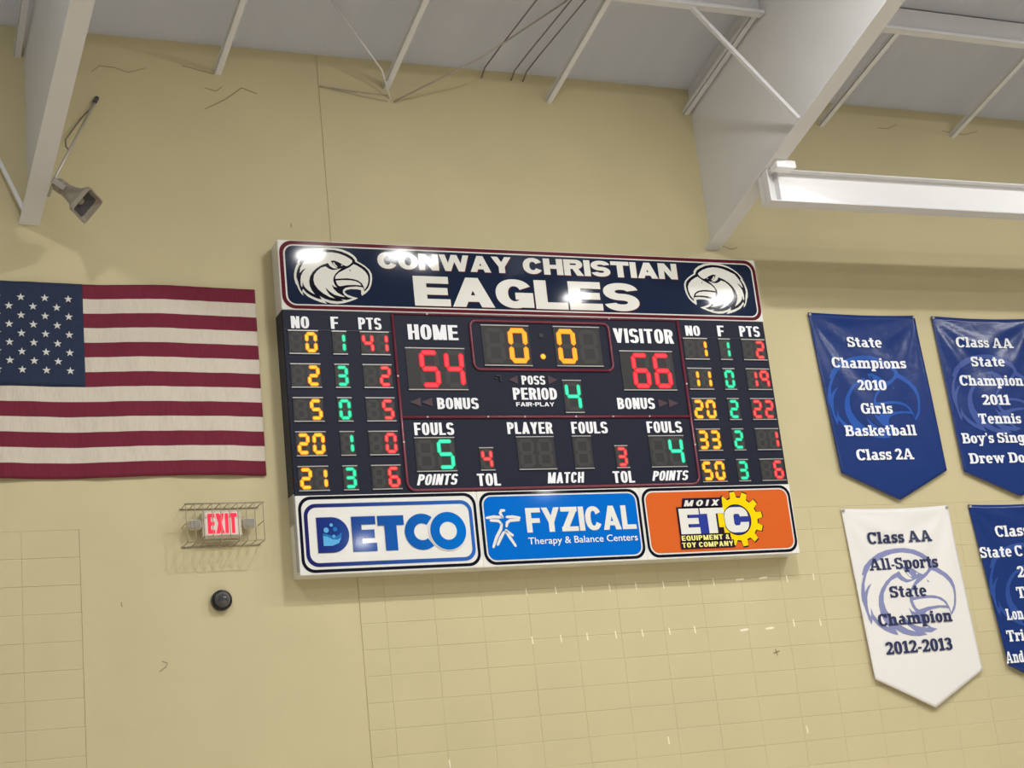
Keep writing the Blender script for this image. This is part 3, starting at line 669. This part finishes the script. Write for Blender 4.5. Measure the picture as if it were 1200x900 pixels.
# captions
for s, x0, x1, zb, zt, sh in (('NO',-.653,-.505,6.741,6.842,0),('F',-.326,-.262,6.742,6.845,0),('PTS',-.095,.100,6.742,6.844,0),
     ('NO',2.929,3.077,6.747,6.841,0),('F',3.257,3.326,6.747,6.848,0),('PTS',3.487,3.699,6.749,6.849,0),
     ('HOME',.322,.762,6.665,6.796,0),('VISITOR',2.207,2.798,6.669,6.801,0),('BONUS',.518,.880,6.074,6.170,0),('BONUS',2.160,2.521,6.073,6.173,0),
     ('POSS',1.290,1.506,6.286,6.364,0),('PERIOD',1.198,1.600,6.155,6.258,0),('FOULS',.300,.641,5.857,5.961,0),('POINTS',.280,.638,5.445,5.535,.22),
     ('TOL',.800,1.003,5.429,5.531,0),('PLAYER',1.112,1.524,5.861,5.961,0),('FOULS',1.697,2.036,5.860,5.962,0),('MATCH',1.422,1.766,5.438,5.530,.12),
     ('TOL',2.030,2.233,5.429,5.530,0),('FOULS',2.414,2.757,5.861,5.962,0),('POINTS',2.398,2.761,5.440,5.526,.22)):
    b = bmesh.new(); text(b, s, x0, x1, zb, zt, FY-.0022, .46, .185, .15, .065, shear=sh); part('caption', b, M_cap)
b = bmesh.new(); text(b, 'FAIR-PLAY', 1.216, 1.566, 6.097, 6.133, FY-.0022, .95, .26, .2, .09); part('maker_name', b, M_cap)
# arrows
for tip, base, z in ((1.173,1.255,6.327),(1.623,1.535,6.329),(.283,.378,6.133),(.385,.478,6.133),(2.655,2.560,6.126),(2.757,2.662,6.126)):
    b = bmesh.new(); poly(b, [(tip, z), (base, z+.038), (base, z-.038)], FY-.0022); part('arrow_lamp', b, M_dk)
b = bmesh.new(); box(b, 1.045, 1.068, FY-.006, FY, 6.333, 6.345); box(b, 1.06, 1.106, FY-.004, FY, 6.355, 6.371); box(b, 1.092, 1.106, FY-.006, FY, 6.311, 6.36); part('sensor', b, M_black)
# thin seams of the stat panels
b = bmesh.new(); box(b, -.712, .185, FY-.0005, FY+.004, 6.728, 6.732); box(b, 2.872, 3.75, FY-.0005, FY+.004, 6.730, 6.734); part('panel_seam', b, M_black)
# screws on the trim
for x, z in ((.42,6.006),(.95,6.006),(1.28,6.006),(1.75,6.006),(2.1,6.006),(2.45,6.006),(.2,6.35),(.2,5.8),(2.86,6.3),(2.86,5.75),(.5,6.885),(2.18,6.885)):
    b = bmesh.new(); tube(b, [(x,FY-.008,z),(x,FY-.014,z)], .008, 8); part('screw', b, M_alu)

# sponsor panels
def sponsor(x0, x1, label):
    b = bmesh.new(); box(b, x0, x1, FY, -.0, BZ0, 5.384, bevel=.003)
    p = part('sponsor_panel', b, M_white, label=label); return p
X1, X2 = .781, 2.262
s1 = sponsor(BX0, X1-.0008, 'white sponsor panel with blue lettering in a blue rounded border')
s2 = sponsor(X1, X2-.0008, 'bright blue sponsor panel with white lettering and a stick figure')
s3 = sponsor(X2, BX1, 'orange sponsor panel with a yellow gear')
def frame(p, x0, x1, black=.024, white=0, fill=None, r=.10):
    z0, z1 = 4.782, 5.376
    b = bmesh.new(); ring(b, rrect(x0,x1,z0,z1,r), rrect(x0+black,x1-black,z0+black,z1-black,r-black*.8), Y1); part('black_border', b, M_blackline, p)
    if fill:
        q = black+white
        b = bmesh.new(); poly(b, rrect(x0+q,x1-q,z0+q,z1-q,r-q*.8), Y1-.0002); part('colour_field', b, fill, p)
frame(s1, -.702, .766)
frame(s2, .794, 2.250, .024, .013, M_fyz)
frame(s3, 2.272, 3.752, .024, .013, M_orange)
b = bmesh.new(); ring(b, rrect(-.662,.727,4.826,5.317,.095), rrect(-.632,.698,4.856,5.288,.07), Y1); part('blue_border', b, M_gradr, s1)
# first sponsor lettering
b = bmesh.new()
dz0, dz1 = 4.932, 5.209
poly(b, [(-.567,dz0),(-.447,dz0)] + ell(-.447,5.0705,.136,.1385,16,-90,90) + [(-.567,dz1)], Y2)
poly(b, [(-.288,dz0),(-.092,dz0),(-.092,4.997),(-.208,4.997),(-.208,5.037),(-.105,5.037),(-.105,5.102),(-.208,5.102),(-.208,5.143),(-.092,5.143),(-.092,5.208),(-.288,5.208)], Y2)
poly(b, [(-.022,dz0),(.078,dz0),(.078,5.130),(.141,5.130),(.141,5.208),(-.076,5.208),(-.076,5.130),(-.022,5.130)], Y2)
def arcband(b, cx, cz, ro, ri, a0, a1, y, n=26, mi=0, ez=1.0):
    ring_o = ell(cx, cz, ro, ro*ez, n, a0, a1); ring_i = ell(cx, cz, ri, ri*ez, n, a0, a1)
    A = [b.verts.new((p[0], y, p[1])) for p in ring_o]; B = [b.verts.new((p[0], y, p[1])) for p in ring_i]
    for i in range(n if a1-a0 >= 360 else n-1): b.faces.new((A[i], A[(i+1) % n], B[(i+1) % n], B[i])).material_index = mi
arcband(b, .288, 5.071, .145, .068, 52, 308, Y2)
part('lettering', b, M_grad, s1)
b = bmesh.new(); poly(b, ell(.506, 5.071, .163, .160, 40), Y3); part('letter_halo', b, M_white, s1)
b = bmesh.new(); arcband(b, .506, 5.071, .152, .073, 0, 360, Y4, 40); part('lettering', b, M_grad, s1)
b = bmesh.new()
poly(b, [(-.522,4.985),(-.45,4.985),(-.40,5.005),(-.376,5.05),(-.371,5.09),(-.395,5.068),(-.43,5.055),(-.47,5.07),(-.522,5.085)], Y3, 1)
poly(b, [(-.522,4.985),(-.45,4.985),(-.40,5.004),(-.378,5.045),(-.41,5.03),(-.45,5.035),(-.49,5.058),(-.522,5.062)], Y4, 0)
for x, z, r, mi in ((-.495,5.107,.021,0),(-.452,5.146,.014,0),(-.424,5.112,.018,1),(-.437,5.058,.013,0)): poly(b, ell(x, z, r, r, 14), Y5, mi)
part('wave_mark', b, [M_lb1, M_lb2], s1)
# second sponsor lettering
b = bmesh.new(); text(b, 'FYZICAL', 1.190, 2.192, 5.033, 5.236, Y2, .72, .235, .19, .05, 2.2); part('lettering', b, M_cream, s2)
b = bmesh.new(); sans(b, 'Therapy & Balance Centers', 1.190, 2.188, 4.936, 4.992, Y2, .004); part('small_lettering', b, M_cap, s2)
b = bmesh.new()
for l in ([(.846,5.165),(.909,5.172),(.977,5.166)], [(.878,5.144),(.948,5.138),(.965,5.118)], [(.972,5.112),(.96,5.071),(.915,5.003),(.879,4.926)],
          [(1.021,5.168),(1.077,5.167),(1.135,5.158)], [(1.128,5.140),(1.048,5.138),(1.021,5.122),(1.012,5.09)], [(.985,5.165),(.968,5.202),(.980,5.222),(1.008,5.222)],
          [(.985,5.045),(.952,4.999),(.918,4.943)], [(1.002,5.06),(1.059,5.015)], [(1.001,5.049),(1.032,4.999),(1.074,4.928)]):
    stroke(b, l, .026, Y2)
part('figure_mark', b, M_cream, s2)
# third sponsor: gear and lettering
def gearpts(cx, cz, ro, rr, n=12, a0=0):
    out = []
    for k in range(n):
        a = a0 + 360*k/n
        for da, r in ((-9.5, rr), (-6, ro), (6, ro), (9.5, rr)): out.append((cx+r*math.cos(R(a+da)), cz+r*math.sin(R(a+da))))
    return out
gx, gz = 3.190, 5.087
b = bmesh.new(); poly(b, gearpts(gx, gz, .252, .200, 12, 8), Y2-.0004); part('gear_outline', b, M_outl, s3)
b = bmesh.new(); poly(b, gearpts(gx, gz, .240, .188, 12, 8), Y3); part('gear', b, M_yellow, s3)
b = bmesh.new()
poly(b, ell(3.172, 5.080, .142, .136, 32), Y3-.0008, 0); poly(b, [(2.590,4.958),(3.03,4.958),(3.03,5.205),(2.590,5.205)], Y3-.0008, 0)
poly(b, [(2.64,5.19),(3.045,5.19),(3.05,5.28),(2.66,5.28)], Y3-.0008, 0)
poly(b, ell(3.172, 5.080, .130, .124, 32), Y4, 1); poly(b, [(2.70,4.968),(2.965,4.968),(2.965,5.16),(2.70,5.16)], Y4, 1)
poly(b, [(2.985,5.02),(3.045,5.02),(3.045,5.145),(2.985,5.145)], Y4, 2)
part('logo_backing', b, [M_outl, M_dblue, M_yellow], s3)
b = bmesh.new()
e0, e1 = 4.970, 5.190
poly(b, [(2.606,e0),(2.795,e0),(2.795,5.026),(2.684,5.026),(2.684,5.055),(2.790,5.055),(2.790,5.107),(2.684,5.107),(2.684,5.136),(2.800,5.136),(2.800,e1),(2.606,e1)], Y5)
poly(b, [(2.880,e0),(2.965,e0),(2.965,5.140),(3.050,5.140),(3.050,e1),(2.812,e1),(2.812,5.140),(2.880,5.140)], Y5)
cp = [(3.284,5.108)] + ell(3.204,5.122,.078,.068,8,10,90) + ell(3.132,5.112,.085,.078,8,90,180) + ell(3.132,5.047,.085,.078,8,180,270) + ell(3.204,5.04,.078,.070,8,270,350) + \
     [(3.284,5.058),(3.200,5.058),(3.200,5.048)] + [(3.190,5.032),(3.150,5.030),(3.137,5.045),(3.137,5.115),(3.150,5.131),(3.188,5.131),(3.200,5.118),(3.200,5.108)]
poly(b, cp, Y5)
text(b, 'MOIX', 2.664, 3.022, 5.209, 5.262, Y5, .85, .30, .18, .40, 2.1, shear=.28)
part('lettering', b, M_cream, s3)
for s, x0, x1, zb, zt in (('EQUIPMENT &', 2.602, 3.072, 4.914, 4.957), ('TOY COMPANY', 2.597, 3.098, 4.855, 4.898)):
    b = bmesh.new(); poly(b, [(x0-.012,zb-.012),(x1+.012,zb-.012),(x1+.012,zt+.012),(x0-.012,zt+.012)], Y4, 0)
    text(b, s, x0, x1, zb, zt, Y5, .58, .2, .17, .11, mi=1)
    part('small_lettering', b, [M_outl, M_lyel], s3)
b = bmesh.new(); box(b, BX0-.008, BX0, FY+.02, -.03, 5.18, 5.40); box(b, BX0-.01, BX0, FY+.02, FY+.05, 4.80, 5.18); part('corner_bracket', b, M_alu)

# ------------------------------------------------------------------ flag
FX0, FX1, FZ0, FZ1 = -3.327, -.884, 5.598, 7.127
def flag_y(x, z):
    u = (x-FX0)/(FX1-FX0); v = (FZ1-z)/(FZ1-FZ0)
    return -.022 - .006*math.sin(19*u+3*v+1.2) - .0040*math.sin(47*u-8*v+2*math.sin(6*v)) *(.3+.7*v) - .0016*math.sin(88*u+31*v+3*math.sin(9*u)) - .004*math.sin(7*v+9*u)
def flag_z(x, z):
    u = (x-FX0)/(FX1-FX0)
    return z + .006*math.sin(10.5*u+.4) - .004*(u > .9)*(u-.9)*10
flag = tag(empty('american_flag', (0, 0, 0)), 'United States flag hung flat on the wall left of the scoreboard', 'flag')
def cloth(name, x0, x1, z0, z1, nx, nz, idx, mats, off, parent):
    b = bmesh.new(); G = []
    for j in range(nz+1):
        z = z1 + (z0-z1)*j/nz
        G.append([b.verts.new((x0+(x1-x0)*i/nx, flag_y(x0+(x1-x0)*i/nx, z)+off, flag_z(x0+(x1-x0)*i/nx, z))) for i in range(nx+1)])
    for j in range(nz):
        for i in range(nx):
            f = b.faces.new((G[j+1][i], G[j+1][i+1], G[j][i+1], G[j][i])); f.material_index = idx(j); f.smooth = True
    o = link(name, b, mats, parent)
    sm = o.modifiers.new('thickness', 'SOLIDIFY'); sm.thickness = .002; sm.offset = 1 if off == 0 else -1
    return o
cloth('stripe_field', FX0, FX1, FZ0, FZ1, 110, 52, lambda j: (j//4) % 2, [M_fred, M_fwhite], 0, flag)
CX1 = -2.227; CZ0 = FZ1 - 7/13*(FZ1-FZ0)
canton = cloth('canton', FX0, CX1, CZ0, FZ1+.001, 44, 20, lambda j: 0, [M_fblue], -.0045, flag)
def star(cx, cz, r=.032):
    b = bmesh.new()
    pts = [(cx+(r if k % 2 == 0 else r*.40)*math.sin(R(36*k)), flag_z(cx, cz)+(r if k % 2 == 0 else r*.40)*math.cos(R(36*k))) for k in range(10)]
    poly(b, pts, -.0085, 0, conf=flag_y); link('star', b, M_fstar, canton)
cw, chh = CX1-FX0, FZ1-CZ0
for row in range(9):
    z = FZ1 - .126 - row*(.572/8)
    for c in range(6 if row % 2 == 0 else 5):
        star(-3.203 + (c + (0 if row % 2 == 0 else .5))*.1735 , z)

# ------------------------------------------------------------------ banners
def banner(x0, x1, zt, zs, ztip, M, label, sl, sr, lines, ink, emblem=None, seed=0, unit=.118):
    root = tag(empty('pennant_banner', (0, 0, 0)), label, 'banner', 'championship banners')
    wd = x1-x0
    def uv(x, z):
        v = max(0, min(1, (zt-z)/(zt-zs))); xa = x0+sl*v; xb = x1+sr*v
        return (x-xa)/(xb-xa), v
    def by(x, z):
        u, v = uv(x, z)
        y = -.016 - .022*v
        d1 = math.hypot(u, v*1.27); d2 = math.hypot(1-u, v*1.27)
        y += .010*math.sin(math.pi*u)*(1-v)*.8                                     # slack between the two grommets
        y -= .010*math.sin(11*math.atan2(v*1.27, u+.02)+seed)*min(1, d1*3)*max(0, 1-d1*.8)
        y -= .010*math.sin(11*math.atan2(v*1.27, 1.02-u)+seed*2)*min(1, d2*3)*max(0, 1-d2*.8)
        y -= .004*math.sin(5*u+3*v+seed)
        return min(y, -.006)
    b = bmesh.new(); nx, nz = 40, 46; G = []
    for j in range(nz+1):
        t = j/nz; row = []
        for i in range(nx+1):
            u = i/nx
            zb = zs + (ztip-zs)*(1-abs(2*u-1))
            z = zt + (zb-zt)*t; v = max(0, min(1, (zt-z)/(zt-zs)))
            sag = -.012*math.sin(math.pi*u)*(1-v)
            x = x0+sl*v + (wd+(sr-sl)*v)*u
            row.append(b.verts.new((x, by(x, z), z+sag)))
        G.append(row)
    for j in range(nz):
        for i in range(nx):
            f = b.faces.new((G[j+1][i], G[j+1][i+1], G[j][i+1], G[j][i])); f.smooth = True
    o = link('cloth', b, M, root); sm = o.modifiers.new('thickness', 'SOLIDIFY'); sm.thickness = .0015
    if emblem:
        cx, cz, sc, sz, Me = emblem
        b = bmesh.new()
        def fine(key, yy, mi):                                                     # cut fine, then laid onto the cloth
            t = bmesh.new()
            poly(t, [(cx+p[0]/1000*sc, cz+p[1]/1000*sz) for p in EAGLE[key]], 0, mi)
            for k_ in range(-14, 15):
                for no, co in (((1,0,0), (cx+k_*.045, 0, 0)), ((0,0,1), (0, 0, cz+k_*.045))):
                    bmesh.ops.bisect_plane(t, geom=t.verts[:]+t.edges[:]+t.faces[:], plane_co=co, plane_no=no)
            mp = {v: b.verts.new((v.co.x, by(v.co.x, v.co.z)+yy, v.co.z)) for v in t.verts}
            for f in t.faces: b.faces.new([mp[v] for v in f.verts]).material_index = f.material_index
            t.free()
        fine('N1', -.003, 0)
        for k_ in ('W1','W2','W3','W4','E1','E2'): fine(k_, -.0045, 1)
        fine('NO', -.006, 0)
        link('eagle_emblem', b, [Me, M], root)
    for s, xa, xb, zb, cap in lines:
        b = bmesh.new(); slab(b, s, xa, xb, zb, zb+cap, -.0085, conf=by, unit=unit); link('lettering', b, ink, root)
    for gxx in (x0+.018, x1-.018):
        b = bmesh.new(); tube(b, [(gxx, -.004, zt-.02), (gxx, -.030, zt-.02), (gxx, -.034, zt-.02)], [.014, .014, .008], 12); link('grommet', b, M_alu, root)
    return root
N1C = (0.016, 0.0)
banner(4.385, 5.618, 7.062, 5.515, 5.243, M_bblue, 'blue pennant banner for 2010 girls basketball, right of the scoreboard', .07, .03,
    [('State',4.769,5.170,6.727,.103),('Champions',4.549,5.399,6.519,.102),('2010',4.803,5.133,6.305,.100),('Girls',4.792,5.148,6.073,.103),('Basketball',4.569,5.372,5.858,.103),('Class 2A',4.649,5.288,5.626,.105)],
    M_btxt, (4.966,6.238,1.69,1.83,M_lt1), 1.0)
banner(5.817, 7.05, 7.062, 5.500, 5.243, M_bblue, 'blue pennant banner for 2011 tennis singles, cut by the right edge', .035, .03,
    [('Class AA',6.058,6.761,6.747,.104),('State',6.200,6.604,6.554,.101),('Champion',6.009,6.785,6.355,.104),('2011',6.228,6.569,6.158,.104),('Tennis',6.144,6.658,5.968,.102),("Boy's Singles",5.895,6.86,5.775,.102),('Drew Do',5.934,6.600,5.575,.102)],
    M_btxt, (6.405,6.272,1.69,1.83,M_lt2), 2.2)
banner(4.397, 5.598, 5.184, 3.645, 3.352, M_bwhite, 'white pennant banner with navy lettering below the blue basketball banner', .05, .04,
    [('Class AA',4.630,5.338,4.850,.107),('All-Sports',4.598,5.357,4.606,.108),('State',4.760,5.171,4.350,.105),('Champion',4.585,5.397,4.104,.108),('2012-2013',4.610,5.343,3.850,.110)],
    M_btxtn, (4.974,4.396,1.69,1.82,M_lt3), 3.1)
banner(5.838, 7.07, 5.184, 3.665, 3.38, M_bblue, 'blue pennant banner at lower right, beside the white banner', .10, .06,
    [('Class AA',6.096,6.79,4.864,.108),('State C',5.859,6.364,4.670,.104),('2',6.250,6.330,4.470,.106),('T',6.200,6.295,4.275,.107),('Lon',6.019,6.222,4.078,.106),('Tri',5.976,6.180,3.880,.105),('And',5.916,6.124,3.685,.107)],
    M_btxt, (6.412,4.395,1.69,1.82,M_lt4), 4.0)

# ------------------------------------------------------------------ exit sign, guard, camera
M_hous = mat('exit_housing', (214,206,186), .5); M_face = mat('exit_face', (236,226,216), .5)
M_exit = mat('exit_red', (255,44,72), emit=1.0); M_lens = mat('lamp_lens', (150,146,136), .3, noise=.25, nscale=160)
M_wire = mat('guard_wire', (160,152,132), .45)
ex = tag(empty('exit_sign', (-1.268, 0, 5.206)), 'lit red exit sign with twin emergency lamps inside a wire guard', 'exit sign')
b = bmesh.new(); box(b, -.148, .148, -.10, 0, -.103, .103, bevel=.012); link('housing', b, M_hous, ex)
b = bmesh.new(); poly(b, rrect(-.128,.128,-.085,.085,.01), -.1022); link('face_plate', b, M_face, ex)
b = bmesh.new(); text(b, 'EXIT', -.112, .112, -.076, .078, -.1042, .36, .15, .19, .04); link('lettering', b, M_exit, ex)
for sgn in (-1, 1):
    b = bmesh.new(); x = sgn*.205
    box(b, x-.047, x+.047, -.11, -.03, -.036, .036, bevel=.010)
    tube(b, [(sgn*.15,-.06,0), (sgn*.17,-.06,0)], .016, 8)
    h_ = link('lamp_head', b, M_hous, ex)
    b = bmesh.new(); poly(b, rrect(x-.040,x+.040,-.029,.029,.008), -.1115); link('lens', b, M_lens, h_)
g = tag(empty('wire_guard', (-1.265, 0, 5.20)), 'wire cage guard fixed over the exit sign', 'guard')
gx0, gx1, gz0, gz1, gd = -.292, .292, -.148, .142, -.20
def gw(name, pts, r=.0035): 
    b = bmesh.new(); tube(b, pts, r, 6); link(name, b, M_wire, g)
gw('rail', [(gx0-.01,gd,gz1),(gx1+.01,gd,gz1)], .006); gw('rail', [(gx0-.01,-.006,gz0),(gx1+.01,-.006,gz0)], .006)
gw('rail', [(gx0,gd,gz0),(gx1,gd,gz0)]); gw('rail', [(gx0-.01,-.006,gz1),(gx1+.01,-.006,gz1)], .005)
for k in range(10):
    x = gx0 + (gx1-gx0)*k/9
    gw('bar', [(x,-.004,gz1),(x,gd+.01,gz1+.002),(x,gd,gz1-.01),(x,gd,gz0+.01),(x,gd+.01,gz0),(x,-.004,gz0)])
for x in (gx0, gx1): gw('side_bar', [(x,gd,0),(x,-.004,0)])
dome = tag(empty('dome_camera', (-1.289, 0, 4.636)), 'small black dome camera on the wall below the exit sign', 'camera')
def lathe(b, prof, n=28):
    rings = [[b.verts.new((r*math.cos(2*math.pi*k/n), -y, r*math.sin(2*math.pi*k/n))) for k in range(n)] for y, r in prof]
    for A, B in zip(rings, rings[1:]):
        for k in range(n): b.faces.new((A[k], B[k], B[(k+1) % n], A[(k+1) % n])).smooth = True
    b.faces.new(rings[0]); b.faces.new(rings[-1][::-1])
    bmesh.ops.recalc_face_normals(b, faces=b.faces[:])
b = bmesh.new(); lathe(b, [(0,.078),(.035,.078),(.05,.072),(.056,.056),(.05,.05)]); link('base', b, M_black, dome)
M_dome = mat('smoked_dome', (60,60,66), .08, .7, .6)
b = bmesh.new(); lathe(b, [(.04,.053)] + [(.05+.05*math.sin(R(a)), .052*math.cos(R(a))) for a in range(0, 90, 12)] + [(.1,.003)]); link('dome', b, M_dome, dome)
b = bmesh.new(); lathe(b, [(.054,.058),(.062,.056),(.062,.052)]); link('trim_ring', b, mat('dark_grey_ring', (96,96,100), .4), dome)
